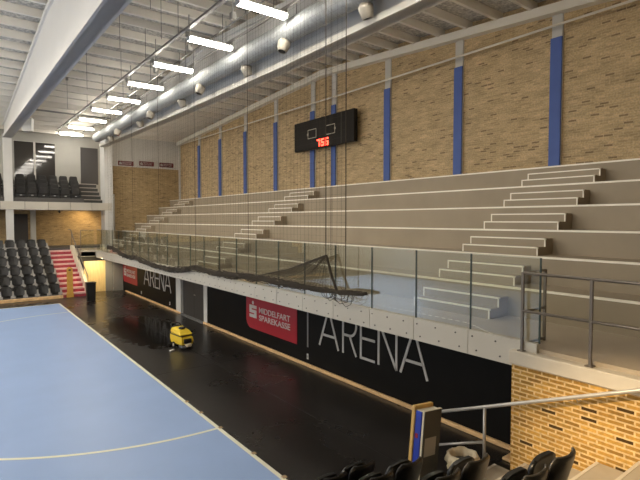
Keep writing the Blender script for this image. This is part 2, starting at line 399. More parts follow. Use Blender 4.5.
for i, (x0, zc) in enumerate(((9.3, 8.2), (10.75, 8.27), (12.2, 8.27))):
    s = thing('sponsor_sign', ['dark red sponsor sign on the end wall, left of three', 'dark red sponsor sign on the end wall, middle of three', 'dark red sponsor sign on the end wall, right of three'][i], 'sign', (0, 0, 0), group='red signs high on the end wall')
    mb = MB(); mb.cbox((x0, YE - .07, zc - .16), (x0 + 1.05, YE - .025, zc + .16), .012); mb.build('sign_board', M['signred'], s)
    mb = MB(); emblem(mb, x0 + .07, zc - .1, .15, YE - .071, 'Y'); mb.build('emblem', M['letter'], s)
    text_mesh('MIDDELFART', .12, M['letter'], 'lettering', (x0 + .27, YE - .073, zc + .015), s, xs=.95, facing='Y')
    text_mesh('SPAREKASSE', .12, M['letter'], 'lettering', (x0 + .27, YE - .073, zc - .1), s, xs=.95, facing='Y')

# ------------------------------------------------------------------ big roof beams
def beam(name, x0, x1, soffit, y0, y1, label):
    r = thing(name, label, 'beam', kind='structure')
    ys = [y0] + [p[0] for p in soffit if y0 < p[0] < y1] + [y1]
    def zs(y):
        for (a, za), (b, zb) in zip(soffit, soffit[1:]):
            if a <= y <= b: return za + (zb - za) * (y - a) / (b - a)
        return soffit[-1][1] if y > soffit[-1][0] else soffit[0][1]
    lo = [(y, zs(y)) for y in ys]; hi = [(y1, zrib(y1)), (RIDGE, zrib(RIDGE)), (y0, zrib(y0))]
    mb = MB(); mb.prism(lo + hi, x0 + .07, x1 - .07, 'X'); mb.build('web', M['beam'], r)
    for y in ys: pass
    bot = lo + [(y, z + .16) for y, z in reversed(lo)]
    mb = MB(); mb.prism(bot, x0, x1, 'X'); mb.build('bottom_flange', M['girder'] if x0 > 5 else M['beam'], r)
    top = [(y0, zrib(y0)), (RIDGE, zrib(RIDGE)), (y1, zrib(y1)), (y1, zrib(y1) - .16), (RIDGE, zrib(RIDGE) - .16), (y0, zrib(y0) - .16)]
    mb = MB(); mb.prism(top, x0, x1, 'X'); mb.build('top_flange', M['beam'], r)
    return r
beam('roof_beam', 2.52, 2.99, [(YN, 8.35), (10, 8.62), (34.6, 9.2)], YN, 34.8, 'tall white gabled roof beam over the blue court')
beam('roof_girder', 7.9, 8.35, [(YN, 8.86), (6, 8.80), (12, 8.76), (20, 8.83), (34.6, 9.1)], YN, 34.6, 'long cream box girder behind the silver duct')

# duct
def zd(y): return 9.37 + .004 * y
XD, RD = 7.53, .285
d = thing('ventilation_duct', 'silver spiral ventilation duct hanging beside the long girder', 'duct', (XD, 0, 0))
mb = MB(); rings = []
yy = YN; n = 24
while yy < 33.45:
    for dy, rr in ((0, RD), (.06, RD), (.075, RD + .008), (.105, RD + .008)):
        rings.append([(rr * math.cos(2 * math.pi * k / n), yy + dy, zd(yy) + rr * math.sin(2 * math.pi * k / n)) for k in range(n)])
    yy += .13
mb.loft(rings, True, None, True); mb.build('duct_pipe', M['duct'], d)
for q in range(8):
    yq = 2.5 + q * 4.2
    mb = MB(); mb.tube([(0, yq, zd(yq) + RD - .01), (0, yq, zrib(yq) + .1)], .008, 6)
    mb.build('hanger', M['wire'], d)
ny = [8.27, 11.34, 13.9, 17.0, 19.4, 22.6, 25.0, 28.2, 30.7]
first = None
for i, yn in enumerate(ny):
    lab = '%s cream air nozzle under the silver duct, counted from the camera' % ORD[i]
    if first is None:
        first = thing('air_nozzle', lab, 'air nozzle', (XD, yn, zd(yn)), 0, 'cream jet nozzles along the duct')
        xf = T(0, 0, 0, 0, 0, R(-18)) 
        mb = MB(); mb.lathe([(.13, -RD + .05), (.14, -RD - .02), (.18, -RD - .03), (.18, -RD - .08), (.165, -RD - .17), (.13, -RD - .31), (.12, -RD - .32), (.10, -RD - .28)], 20, xf)
        mb.build('nozzle_body', M['nozzle'], first)
        mb = MB(); mb.lathe([(.10, -RD - .295), (.10, -RD - .305)], 20, xf); mb.build('nozzle_mouth', M['darkhole'], first)
    else:
        dup(first, (XD, yn, zd(yn)), R(180) if i % 2 else 0, lab, 'cream jet nozzles along the duct')

# ------------------------------------------------------------------ strip lights on two trunking lines
def zl(y): return 9.36 + .0135 * y
def strip_light(x, y, label, group):
    t = thing('strip_light', label, 'light', (x, y, zl(y)), 0, group)
    mb = MB(); mb.prism([(-.125, .095), (-.11, .14), (.11, .14), (.125, .095)], 0, 1.42, 'X'); mb.build('lamp_housing', M['housing'], t)
    mb = MB(); mb.prism([(-.10, .085), (-.105, .05), (-.085, .0), (.085, .0), (.105, .05), (.10, .085)], .02, 1.40, 'X'); mb.build('lamp_tube', M['tube'], t)
    mb = MB(); pr = [(-.125, .10), (-.125, .02), (-.095, -.012), (.095, -.012), (.125, .02), (.125, .10)]
    mb.prism(pr, -.012, .018, 'X'); mb.build('end_cap', M['housing'], t)
    mb = MB(); mb.prism(pr, 1.402, 1.432, 'X'); mb.build('end_cap', M['housing'], t)
    for xx in (-.07, 1.37):
        mb = MB(); mb.box((xx, -.02, .09), (xx + .09, .02, .24)); mb.build('bracket', M['trunk'], t)
    return t
sl = None
ly = [10.8 + 3.12 * i for i in range(-1, 9)]
for i, y in enumerate(ly):
    j = i - 1
    lab = ('%s fluorescent strip light from the camera in the row by the duct' % ORD[j]) if j >= 0 else ('fluorescent strip light above the camera end, %s from the near wall' % ORD[i])
    if sl is None: sl = strip_light(5.7, y, lab, 'strip lights in the row beside the duct')
    else:
        dup(sl, (5.7, y, zl(y)), 0, lab, 'strip lights in the row beside the duct')
for i, y in enumerate(ly):  # unseen lamp rows added to light the court and bounce onto the ceiling
    for xr_, side in ((-1.8, 'near third'), (-5.4, 'middle third'), (-9.2, 'far third')):
        dup(sl, (xr_, y, zl(y)), 0, '%s added strip light in the unseen row over the %s of the court' % (ORD[i], side), 'added unseen strip lights over the %s of the court' % side)
for x0, w, lab in ((5.62, .05, 'grey trunking rail along the left ends of the strip lights'), (7.10, .025, 'thin cable rail along the right ends of the strip lights'), (-1.88, .05, 'grey trunking rail over the near third of the court'), (-5.48, .05, 'grey trunking rail over the middle third of the court'), (-9.28, .05, 'grey trunking rail over the far third of the court')):
    t = thing('lighting_rail', lab, 'rail')
    mb = MB(); z0, z1 = zl(YN) + .24, zl(36.2) + .24
    mb.prism([(x0 - w, 0), (x0 + w, 0), (x0 + w, .07), (x0 - w, .07)], 0, 1, 'Y')
    for i, v in enumerate(mb.v):
        yy = YN if v[1] < .5 else 36.2
        mb.v[i] = (v[0], yy, v[2] + (z0 if v[1] < .5 else z1))
    mb.build('rail_channel', M['trunk'], t)
    for q, yq in enumerate([2.0 + 3.12 * k for k in range(11)]):
        mb = MB(); mb.tube([(x0, yq, zl(yq) + .3), (x0, yq, zrib(yq) + .2)], .009, 5); mb.build('suspension_rod', M['wire'], t)
for i, y in enumerate((3.5, 8.5, 13.5, 18.5, 23.5, 28.5, 33.0)):  # hidden lamps added behind the girder to brighten the roof bays above the grandstand
    t = thing('fill_light', '%s added strip light hidden on the grandstand side of the long girder' % ORD[i], 'light', (8.42, y, 9.55), 0, 'added strip lights hidden behind the girder')
    mb = MB(); mb.box((-.07, -.7, -.08), (-.0, .7, .08)); mb.build('lamp_housing', M['housing'], t)
    mb = MB(); mb.prism([(0, -.06), (.05, -.045), (.05, .045), (0, .06)], -.68, .68, 'Y'); mb.build('lamp_tube', M['tubefill'], t)
# loose hangers of the old court equipment
for i, (x, y, zb, lab) in enumerate(((4.1, 15.2, 9.3, 'thin suspension wire hanging from the ceiling nearest the white roof beam'), (5.0, 14.2, 9.5, 'thin suspension wire hanging just left of the second strip light'),
                                     (4.3, 20.6, 9.3, 'thin suspension wire hanging over the middle of the court edge'), (4.4, 25.2, 9.4, 'thin suspension wire hanging towards the far balcony'), (3.7, 11.2, 9.0, 'thin suspension wire hanging nearest the camera'))):
    w = thing('suspension_wire', lab, 'wire', (x, y, 0), group='wires hanging from the ceiling')
    mb = MB(); mb.tube([(0, 0, zb), (0, 0, zdeck(y) - .02)], .007, 5); mb.build('wire', M['wire'], w)
    mb = MB(); mb.cbox((-.05, -.05, zrib(y) + .12), (.05, .05, zrib(y) + .25), .01); mb.build('anchor', M['trunk'], w)
mb = MB(); mb.tube([(3.05, 29.6, 10.05), (7.4, 29.6, 10.05)], .045, 8)
tag(mb.build('cross_pipe', M['trunk']), 'dark thin pipe crossing below the ceiling near the far balcony', 'pipe')
# fittings under the second and third lamps: old hoist pulleys
for i, (x, y) in enumerate(((6.25, 12.1), (6.3, 15.3), (6.25, 18.4), (6.25, 21.6))):
    h = thing('hoist_pulley', '%s grey pulley bracket hanging between the strip lights, counted from the camera' % ORD[i], 'pulley', (x, y, 0), group='pulleys between the strip lights')
    z0 = zl(y) + .15
    mb = MB(); mb.tube([(0, 0, z0 + .2), (0, 0, zrib(y) + .05)], .018, 6); mb.build('rod', M['trunk'], h)
    mb = MB(); mb.cbox((-.07, -.1, z0), (.07, .1, z0 + .22), .02); mb.build('pulley_block', M['trunk'], h)

# ------------------------------------------------------------------ grandstand
GN = [8.65, 9.5, 10.37, 11.23, 12.1, 12.95]; GZ = [2.89, 3.45, 3.98, 4.54, 5.10, 5.66]; ZD = 2.32
gs = thing('grandstand', 'long stepped grandstand of bare grey-brown tiers below the brick wall', 'grandstand', kind='structure')
TY0, TY1 = -1.5, 35.45
for i in range(6):
    x1 = GN[i + 1] if i < 5 else XR
    mb = MB(); mb.box((GN[i], TY0, ZD - .28), (x1, TY1, GZ[i])); tr = mb.build('tier', M['tier'], gs)
    mb = MB(); mb.box((GN[i] - .006, TY0, GZ[i] - .037), (GN[i] + .05, TY1, GZ[i] + .004)); mb.build('nosing', M['nosing'], tr)
mb = MB(); mb.box((6.74, TY0, 2.06), (8.66, 35.4, ZD)); mb.box((5.95, 30.9, 2.06), (6.75, 35.4, ZD))
dk = mb.build('walkway', M['deck'], gs)
mb = MB()
for q in range(26):
    mb.box((7.42, 5.3 + q * .16, ZD), (7.45, 5.39 + q * .16, ZD + .002))
for q in range(8):
    mb.box((7.40 - q * .07, 5.18 - q * .13, ZD), (7.43 - q * .07, 5.26 - q * .13, ZD + .002))
mb.build('dashed_line', M['nosing'], dk)
for fi, y0 in enumerate((5.22, 17.0, 31.05)):
    w = 1.87
    fl = thing('stair_flight', ['wide flight of pale-edged steps nearest the camera on the grandstand', 'middle flight of pale-edged steps on the grandstand below the scoreboard', 'farthest flight of pale-edged steps beside the brick end wall'][fi], 'steps', (0, y0, 0), group='step flights up the grandstand')
    for i in range(6):
        zb = ZD if i == 0 else GZ[i - 1]; rise = (GZ[i] - zb) / 3
        for k, dep in ((1, .62), (2, .31)):
            xa = GN[i] - dep; zt = zb + rise * k; z0 = zb + rise * (k - 1) if k == 2 else zb
            yo = .0
            mb = MB(); mb.box((xa, 0, zb), (GN[i] if k == 2 else GN[i] - .31, w, zt)); st = mb.build('step', M['tier'], fl)
            mb = MB(); e = .027
            mb.box((xa - .005, -.004, zt - e), (xa + .04, w + .004, zt + .003))
            mb.box((xa - .005, -.004, z0), (xa + .0, e, zt)); mb.box((xa - .005, w - e, z0), (xa + .0, w + .004, zt))
            mb.build('nosing', M['nosing'], st)

# ------------------------------------------------------------------ walkway fascia + glass balustrade
XG = 6.68
PJ = [3.56 + 1.175 * j for j in range(24)]
fa = thing('walkway_fascia', 'cream panelled fascia with bolts along the walkway edge', 'fascia', kind='structure')
for j in range(23):
    mb = MB(); mb.box((XG, PJ[j] + .006, 2.0), (XG + .06, PJ[j + 1] - .006, 2.40)); p = mb.build('fascia_panel', M['fascia'], fa)
    mb = MB()
    for fy in (.14, .5, .86):
        for z in (2.09, 2.31):
            yb = PJ[j] + fy * 1.175
            mb.tube([(XG + .001, yb + (.08 if z > 2.2 else 0), z), (XG - .012, yb + (.08 if z > 2.2 else 0), z)], .014, 8)
    mb.build('bolt_heads', M['bolt'], p)
gb = thing('glass_balustrade', 'clear glass balustrade along the front of the grandstand walkway', 'balustrade')
for j in range(23):
    mb = MB(); mb.box((XG + .062, PJ[j] + .012, 2.22), (XG + .072, PJ[j + 1] - .012, 3.65)); p = mb.build('glass_pane', M['glass'], gb)
    mb = MB(); mb.box((XG + .058, PJ[j] - .012, 2.40), (XG + .074, PJ[j] + .012, 3.65)); mb.build('pane_edge', M['gasket'], p)
    mb = MB(); mb.box((XG + .060, PJ[j] + .012, 3.645), (XG + .074, PJ[j + 1] - .012, 3.655)); mb.build('top_edge', M['fascia'], p)
mb = MB(); mb.box((5.95, 30.9, 2.04), (XG + .05, 30.96, 2.40)); struct('walkway_edge', mb, M['fascia'], 'pale return edge of the walkway above the yellow wooden wall', 'fascia')
gb2 = thing('glass_screen', 'short glass screen at the far end of the walkway by the red stairs', 'balustrade')
for j in range(2):
    mb = MB(); mb.box((5.97 + j * .36, 31.0, 2.32), (6.31 + j * .36, 31.012, 3.6)); mb.build('glass_pane', M['glass'], gb2)
mb = MB(); mb.tube([(5.96, 31.0, 3.6), (6.7, 31.0, 3.6)], .022, 6); mb.build('top_rail', M['raildark'], gb2)
mb = MB(); mb.tube([(5.96, 31.0, 2.32), (5.96, 31.0, 3.6)], .022, 6); mb.build('post', M['raildark'], gb2)

# ------------------------------------------------------------------ black front wall under the walkway
XF_ = 8.02
mb = MB(); mb.box((XF_, -1.5, 0), (XF_ + .2, 17.9, 2.06)); struct('wall_front_near', mb, M['black'], 'black wall under the walkway carrying the large ARENA lettering', 'wall')
mb = MB(); mb.box((XF_, 21.25, 0), (XF_ + .2, 29.9, 2.06)); struct('wall_front_far', mb, M['black'], 'black wall under the walkway beyond the grey double door', 'wall')
mb = MB(); mb.box((XF_ - .03, 17.9, 0), (XF_ + .2, 18.22, 2.06)); struct('trim_2', mb, M['white'], 'white door jamb nearer the camera', 'trim')
mb = MB(); mb.box((XF_ - .03, 20.68, 0), (XF_ + .2, 21.25, 2.06)); struct('trim_3', mb, M['white'], 'wide white pier beyond the grey double door', 'trim')
dr = thing('door_1', 'dark grey double door in the black wall between white jambs', 'door', (XF_ + .08, 18.22, 0), kind='structure')
for j in range(2):
    mb = MB(); mb.cbox((0, .005 + j * 1.23, .02), (.05, 1.225 + j * 1.23, 2.05), .006); lf = mb.build('door_leaf', M['greydoor'], dr)
mb = MB(); mb.tube([(-.01, 1.12, 1.02), (-.05, 1.12, 1.02), (-.05, .98, 1.02)], .012, 8); mb.build('handle', M['rail'], dr)
mb = MB(); mb.box((XF_ - .1, 18.22, 0), (XF_ + .1, 20.68, .02)); struct('trim_4', mb, M['strip'], 'grey threshold in front of the double door', 'trim')
for nm, a, b in (('baseboard_front_near', -1.0, 18.2), ('baseboard_front_far', 20.7, 29.2)):
    mb = MB(); mb.cbox((XF_ - .075, a, 0), (XF_ - .0, b, .085), .012)
    struct(nm, mb, M['plank'], 'pale wooden rail along the foot of the black wall, %s' % ('camera side of the double door' if a < 0 else 'beyond the double door'), 'baseboard')
mb = MB(); mb.cbox((7.55, 4.45, 0), (7.93, 4.62, .05), .01, T(0, 0, 0)); tag(mb.build('timber_offcut', M['plank']), 'short brown timber piece lying at the near end of the wooden rail', 'timber')

# banners
def banner(y0, y1, z0, z1, label, tl, sc=1.0):
    """y0 far (left as read) .. y1 near (right)"""
    b = thing('sponsor_banner', label, 'banner', group='red bank banners on the black wall')
    r = .32 * sc; pts = [(y1, z1), (y0, z1)]
    for k in range(9):
        a = math.pi / 2 * k / 8
        pts.append((y0 - r + r * math.cos(a), z0 + r - r * math.sin(a)))
    pts.append((y1, z0))
    mb = MB(); mb.prism(pts, XF_ - .012, XF_ - .001, 'X'); mb.build('banner_panel', M['red'], b)
    W = y0 - y1
    mb = MB(); emblem(mb, y0 - .075 * W, z0 + .38, .42, XF_ - .0125); mb.build('emblem', M['letter'], b)
    text_mesh('MIDDELFART', .26, M['letter'], 'lettering', (XF_ - .014, y0 - .285 * W, z0 + .60), b, bold=.003, fit=.60 * W)
    text_mesh('SPAREKASSE', .26, M['letter'], 'lettering', (XF_ - .014, y0 - .285 * W, z0 + .35), b, bold=.003, fit=.60 * W)
    return b
banner(14.68, 11.6, .52, 1.74, 'large red bank banner with white emblem, left of the near ARENA lettering', .97)
banner(29.85, 27.1, .56, 1.74, 'red bank banner with white emblem at the far end of the black wall', .92)

def stroke(mb, p, q, w):
    p = Vector(p); q = Vector(q); t = (q - p).normalized(); n = Vector((-t.y, t.x)) * w / 2
    pts = [p + n, q + n, q - n, p - n]
    mb.add([(XF_ - .016, -a.x, a.y) for a in pts] + [(XF_ - .001, -a.x, a.y) for a in pts], [(0, 1, 2, 3), (7, 6, 5, 4), (0, 4, 5, 1), (1, 5, 6, 2), (2, 6, 7, 3), (3, 7, 4, 0)])
def arena(y_left, y_right, z0, h, sw, label):
    """letters are drawn with u = -Y so that they read left to right towards the camera"""
    g = thing('wall_lettering', label, 'lettering', group='white ARENA letterings on the black wall')
    W = y_left - y_right; u0 = -y_left
    cells = [('A', 0, .215), ('R', .265, .40), ('E', .445, .575), ('N', .61, .762), ('A', .795, 1.0)]
    for ch, a, b in cells:
        mb = MB(); a = u0 + a * W; b = u0 + b * W; m_ = (a + b) / 2; w = sw
        S = lambda p, q: stroke(mb, p, q, w)
        if ch == 'A':
            S((a, z0), (m_, z0 + h)); S((m_, z0 + h), (b, z0)); k = .30; S((a + (m_ - a) * k, z0 + h * k), (b - (b - m_) * k, z0 + h * k))
        if ch == 'R':
            S((a, z0), (a, z0 + h)); S((a, z0 + h - w / 2), (a + (b - a) * .55, z0 + h - w / 2)); S((a, z0 + h * .46), (a + (b - a) * .55, z0 + h * .46))
            cx, cz, r1 = a + (b - a) * .5, z0 + h * .73 - w / 4, h * .27 - w / 4
            P = [(cx + (b - cx) * math.cos(t), cz + r1 * math.sin(t)) for t in [math.pi / 2 - math.pi * k / 10 for k in range(11)]]
            for p, q in zip(P, P[1:]): S(p, q)
            S((a + (b - a) * .5, z0 + h * .46), (b, z0))
        if ch == 'E':
            S((a, z0), (a, z0 + h))
            for zz in (w / 2, h * .5, h - w / 2): S((a, z0 + zz), (b, z0 + zz))
        if ch == 'N':
            S((a, z0), (a, z0 + h)); S((a, z0 + h), (b, z0)); S((b, z0), (b, z0 + h))
        mb.build('letter', M['letter'], g)
    return g
arena(10.5, 6.68, .74, 1.06, .062, 'large thin white ARENA lettering on the near black wall')
arena(25.9, 21.95, .78, 1.02, .062, 'thin white ARENA lettering on the far black wall beyond the double door')
mb = MB(); mb.box((XF_ - .012, 11.03, .55), (XF_ - .001, 11.09, 2.0)); tag(mb.build('wall_strip', M['strip']), 'thin grey vertical strip between red banner and ARENA lettering', 'strip')
for i, (y, lab) in enumerate(((11.06, 'small white socket low on the near black wall under the grey strip'), (22.1, 'small white socket low on the black wall beside the wide white pier'), (26.4, 'small white socket low on the far black wall near the red banner'))):
    s = thing('wall_socket', lab, 'socket', (XF_, y, .2), group='white sockets on the black wall')
    mb = MB(); mb.cbox((-.02, -.04, 0), (0, .04, .16), .005); mb.build('socket_plate', M['letter'], s)
    mb = MB(); mb.box((-.022, -.02, .05), (-.019, .02, .11)); mb.build('socket_hole', M['strip'], s)

# ------------------------------------------------------------------ far corner under the walkway
mb = MB(); mb.box((5.96, 30.2, 0), (7.1, 30.28, 1.82)); struct('wall_far_corner', mb, M['yellowwood'], 'pale yellow wooden wall under the far end of the walkway', 'wall')
mb = MB(); mb.box((7.1, 30.15, 0), (7.5, 30.4, 2.06)); struct('trim_5', mb, M['strip'], 'grey door post between the yellow wall and black wall', 'trim')
mb = MB(); mb.box((7.5, 29.95, 0), (8.2, 30.1, 2.06)); struct('trim_6', mb, M['strip'], 'grey end panel beside the far end of the black wall', 'trim')
mb = MB(); mb.box((5.9, 31.6, 0), (8.75, 31.7, 2.06)); struct('wall_far_recess', mb, M['darkdoor'], 'dark recess behind the yellow wooden wall', 'wall')

# red stairs in the far stand
rs = thing('red_stairs', 'red stairs rising beside the dark seats at the far end', 'stairs', kind='structure')
NR = 10
for k in range(NR):
    ya = 28.95 + k * .45; zt = .22 + k * .235
    mb = MB(); mb.box((4.62, ya, 0), (5.80, ya + .47, zt)); s = mb.build('stair_step', M['redcarpet'], rs)
    mb = MB(); mb.box((4.62, ya - .006, zt - .085), (5.80, ya + .30, zt + .004)); mb.build('tread', M['redtread'], s)
mb = MB(); mb.prism([(28.9, 0), (33.4, 0), (33.4, 2.62), (32.9, 2.62), (28.9, .52)], 5.80, 5.95, 'X'); struct('stair_wall', mb, M['cream'], 'pale yellowish side wall of the red stairs', 'wall')
hr = thing('stair_handrail', 'dark handrail curving down beside the red stairs', 'handrail', (0, 0, 0))
mb = MB(); mb.tube([(5.9, 34.3, 3.6), (5.9, 33.6, 3.58), (5.9, 33.1, 3.2), (5.9, 31.5, 2.35), (5.9, 29.3, 1.25), (5.9, 29.0, 1.05), (5.9, 29.0, .5)], .03, 8); mb.build('rail', M['raildark'], hr)
for y, z0, z1 in ((33.4, 2.6, 3.5), (31.4, 1.8, 2.3), (30.0, 1.06, 1.6)):
    mb = MB(); mb.tube([(5.9, y, z0), (5.9, y, z1)], .018, 6); mb.build('post', M['raildark'], hr)
bd = thing('leaning_board', 'tall rounded orange board standing against the red stairs', 'board', (4.97, 28.83, 0), 0)
pts = [(-.15, .25), (.15, .25), (.15, 1.52)] + [(.15 * math.cos(a), 1.52 + .13 * math.sin(a)) for a in [math.pi * k / 8 for k in range(1, 8)]] + [(-.15, 1.52)]
mb = MB(); mb.prism(pts, 0, .04, 'Y'); mb.build('board', M['orangewood'], bd)
mb = MB(); mb.prism([(.07 * math.cos(2 * math.pi * k / 14), 1.49 + .045 * math.sin(2 * math.pi * k / 14)) for k in range(14)], -.004, .0, 'Y'); mb.build('hand_hole', M['darkhole'], bd)
mb = MB(); mb.box((-.17, -.02, 0), (.17, .06, .25)); mb.build('foot', M['orangewood'], bd)
# waste bin
wb = thing('waste_bin', 'slim black waste bin on the floor before the yellow wooden wall', 'bin', (5.62, 27.0, 0))
mb = MB(); mb.loft([[(-.19, -.15, 0), (.19, -.15, 0), (.19, .15, 0), (-.19, .15, 0)], [(-.22, -.18, .92), (.22, -.18, .92), (.22, .18, .92), (-.22, .18, .92)]]); mb.build('bin_body', M['blackplastic'], wb)
mb = MB(); mb.cbox((-.235, -.195, .92), (.235, .195, .98), .015); mb.build('bin_lid', M['blackplastic'], wb)

# ------------------------------------------------------------------ far seating stand
fs = thing('seating_stand', 'low stepped stand carrying the dark seats at the far end', 'stand', kind='structure')
RZ = [.16 + .455 * i for i in range(6)]; RY = [28.8 + .9 * i for i in range(6)]
for i in range(6):
    mb = MB(); mb.box((XL + 4, RY[i], 0), (4.60, RY[i] + .9 if i < 5 else 37.5, RZ[i])); mb.build('stand_tier', M['plinth'], fs)
mb = MB(); mb.cbox((XL + 4, 28.74, 0), (4.62, 28.80, .17), .01); mb.build('front_board', M['plank'], fs)
mb = MB(); mb.box((4.60, 33.4, 0), (5.95, 37.5, 2.44)); mb.build('landing', M['plinth'], fs)
mb = MB(); mb.box((5.95, 35.4, 0), (8.75, 37.5, 2.44)); mb.build('landing', M['plinth'], fs)

def far_seat(label, loc, group):
    t = thing('folding_seat', label, 'seat', loc, 0, group)   # faces -Y (towards the court)
    mb = MB(); rings = []
    def shell(y0, z0, z1, w, th, lean, mb):
        rows = []
        for q in range(6):
            f = q / 5; z = z0 + (z1 - z0) * f; yy = y0 + lean * f
            ww = w * (1 - .16 * f ** 3) * (1 if q else .9)
            prof = []
            for s_ in range(7):
                a = -1 + s_ / 3; prof.append((ww * a / 2, yy - .05 * a * a, z - (.03 * a * a * f)))
            back = [(x, y_ + th, z_) for x, y_, z_ in reversed(prof)]
            rows.append(prof + back)
        mb.loft(rows, True, None, False)
    shell(.20, .20, .58, .50, .05, .08, mb); mb.build('backrest', M['seatpad'], t)
    mb = MB(); shell(-.02, .13, .49, .47, .06, .09, mb); mb.build('seat', M['seat'], t)
    mb = MB(); mb.prism([(-.11, .0), (.11, .0), (.11, .09), (.045, .15), (.028, .36), (-.028, .36), (-.045, .15), (-.11, .09)], -.10, .04, 'Y', T(.275, 0, 0)); mb.build('pedestal', M['pedestal'], t)
    mb = MB(); mb.box((-.272, .09, .26), (.272, .15, .31)); mb.build('support_beam', M['blackplastic'], t)
    return t
seat0 = None
for i in range(6):
    for k in range(6):
        X = 4.30 - .55 * k
        lab = 'dark folding seat, %s from the red stairs in the %s row up' % (ORD[k], ORD[i])
        loc = (X, RY[i] + .42, RZ[i])
        if seat0 is None: seat0 = far_seat(lab, loc, 'dark seats in the far stand')
        else: dup(seat0, loc, 0, lab, 'dark seats in the far stand')

# ------------------------------------------------------------------ balcony
YB = 34.6
mb = MB(); mb.box((XL + 4, YB + .08, 4.86), (8.64, YF, 5.30)); struct('balcony_floor', mb, M['plinth'], 'dark floor slab of the far balcony', 'balcony')
bf = thing('balcony_fascia', 'cream panelled front edge of the far balcony', 'fascia', kind='structure')
bx = [8.64 - 1.27 * j for j in range(9)]
for j in range(8):
    mb = MB(); mb.box((bx[j + 1] + .012, YB, 4.84), (bx[j] - .012, YB + .08, 5.34)); mb.build('fascia_panel', M['fascia'], bf)
mb = MB(); mb.box((2.58, YB + .1, 2.44), (2.97, YB + .5, 4.86)); struct('trim_7', mb, M['white'], 'white pillar under the balcony behind the dark seats', 'pillar')
mb = MB(); mb.box((4.1, 36.9, 2.44), (4.4, 37.2, 4.86)); struct('trim_8', mb, M['winframe'], 'slimmer grey pillar under the balcony against the brick', 'pillar')
mb = MB(); mb.box((2.52, YB + .12, 5.30), (2.97, YB + .5, 9.25)); struct('trim_9', mb, M['white'], 'white pillar on the balcony carrying the roof beam', 'pillar')
mb = MB(); mb.box((8.2, YB + .02, 0), (8.72, YE + .3, 10.0)); struct('trim_10', mb, M['white'], 'tall white pier at the corner between balcony and brick end wall', 'pillar')
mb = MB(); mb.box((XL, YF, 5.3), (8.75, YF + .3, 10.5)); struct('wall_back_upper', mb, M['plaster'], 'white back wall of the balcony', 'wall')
mb = MB(); mb.box((XL, YF + .0, 0), (8.75, YF + .3, 5.3)); struct('wall_back_lower', mb, M['brickend'], 'brick back wall under the balcony lit from the right', 'wall')
mb = MB(); mb.box((2.9, YF - .02, 2.44), (4.0, YF + .02, 4.6)); struct('door_2', mb, M['darkdoor'], 'dark door under the balcony left of the brick', 'door')
w1 = thing('window_1', 'large dark two-part window above the balcony seats', 'window', kind='structure')
for j, (a, b) in enumerate(((3.32, 4.42), (4.54, 5.70))):
    mb = MB(); mb.box((a, YF - .03, 6.0), (b, YF - .01, 9.42)); mb.build('window_pane', M['winglass'], w1)
mb = MB()
mb.box((4.42, YF - .06, 6.0), (4.54, YF, 9.42)); mb.box((3.30, YF - .035, 9.42), (5.72, YF, 9.44))
mb.build('window_frame', M['winframe'], w1)
mb = MB(); mb.box((7.30, YF - .05, 6.75), (8.44, YF - .01, 9.34)); dr3 = struct('door_3', mb, M['darkdoor'], 'tall dark door at the top of the balcony steps', 'door')
mb = MB(); mb.box((XL + 4, 34.86, 5.30), (6.95, YF, 5.62)); struct('balcony_riser', mb, M['plinth'], 'raised dark step under the rear balcony seats', 'riser')
mb = MB(); mb.box((XL + 4, 35.78, 5.62), (6.95, YF, 6.22)); struct('balcony_riser', mb, M['plinth'], 'upper dark step against the balcony back wall', 'riser')
bs = thing('balcony_steps', 'dark balcony steps with grey edges below the tall dark door', 'stairs', kind='structure')
for k in range(5):
    ya = 35.3 + k * .42; zt = 5.3 + .29 * (k + 1)
    mb = MB(); mb.box((6.96, ya, 5.30), (8.19, YF if k == 4 else ya + .42, zt)); s = mb.build('stair_step', M['greydoor'], bs)
    mb = MB(); mb.box((6.96, ya - .005, zt - .05), (8.19, ya + .06, zt + .003)); mb.build('nosing', M['rail'], s)

def bal_seat(label, loc, group):
    t = thing('padded_seat', label, 'seat', loc, 0, group)
    mb = MB()
    def pad(x0, x1, y0, y1, z0, z1, tw, mb):
        c = .06; rings = []
        for y_, ins in ((y0, .05), (y0 + .03, 0), (y1 - .03, 0), (y1, .05)):
            a, b = x0 + ins, x1 - ins; p, q = z0 + ins, z1 - ins
            rings.append([(a + c, y_, p), (b - c, y_, p), (b, y_, p + c), (b - tw, y_, q - c), (b - c - tw, y_, q), (a + c + tw, y_, q), (a + tw, y_, q - c), (a, y_, p + c)])
        mb.loft(rings, True)
    pad(-.28, .28, .12, .24, .32, .94, .05, mb); mb.build('backrest', M['seatpad'], t)
    mb = MB(); pad(-.27, .27, -.06, .06, .22, .66, .02, mb); mb.build('seat', M['seatpad'], t)
    mb = MB(); mb.box((-.30, .0, .08), (.30, .14, .21)); mb.box((.275, -.05, 0), (.305, .14, .5)); mb.box((-.30, .02, 0), (-.26, .16, .1)); mb.build('frame', M['blackplastic'], t)
    mb = MB(); mb.box((-.06, -.012, .12), (.06, .0, .165)); mb.build('number_tag', M['letter'], t)
    return t
b0 = None
for rI, (yy, zz, xs, rn) in enumerate(((35.25, 5.62, [6.55 - .625 * k for k in range(8)], 'front'), (36.15, 6.22, [6.6 - .62 * k for k in range(8)], 'rear'))):
    for k, X in enumerate(xs):
        lab = 'dark grey padded balcony seat, %s from the steps in the %s row' % (ORD[k], rn)
        if b0 is None: b0 = bal_seat(lab, (X, yy, zz), 'padded seats on the balcony')
        else: dup(b0, (X, yy, zz), 0, lab, 'padded seats on the balcony')
bl = thing('balcony_spotlight', 'small dark spotlight under the balcony front edge', 'light', (5.5, 35.0, 4.86))
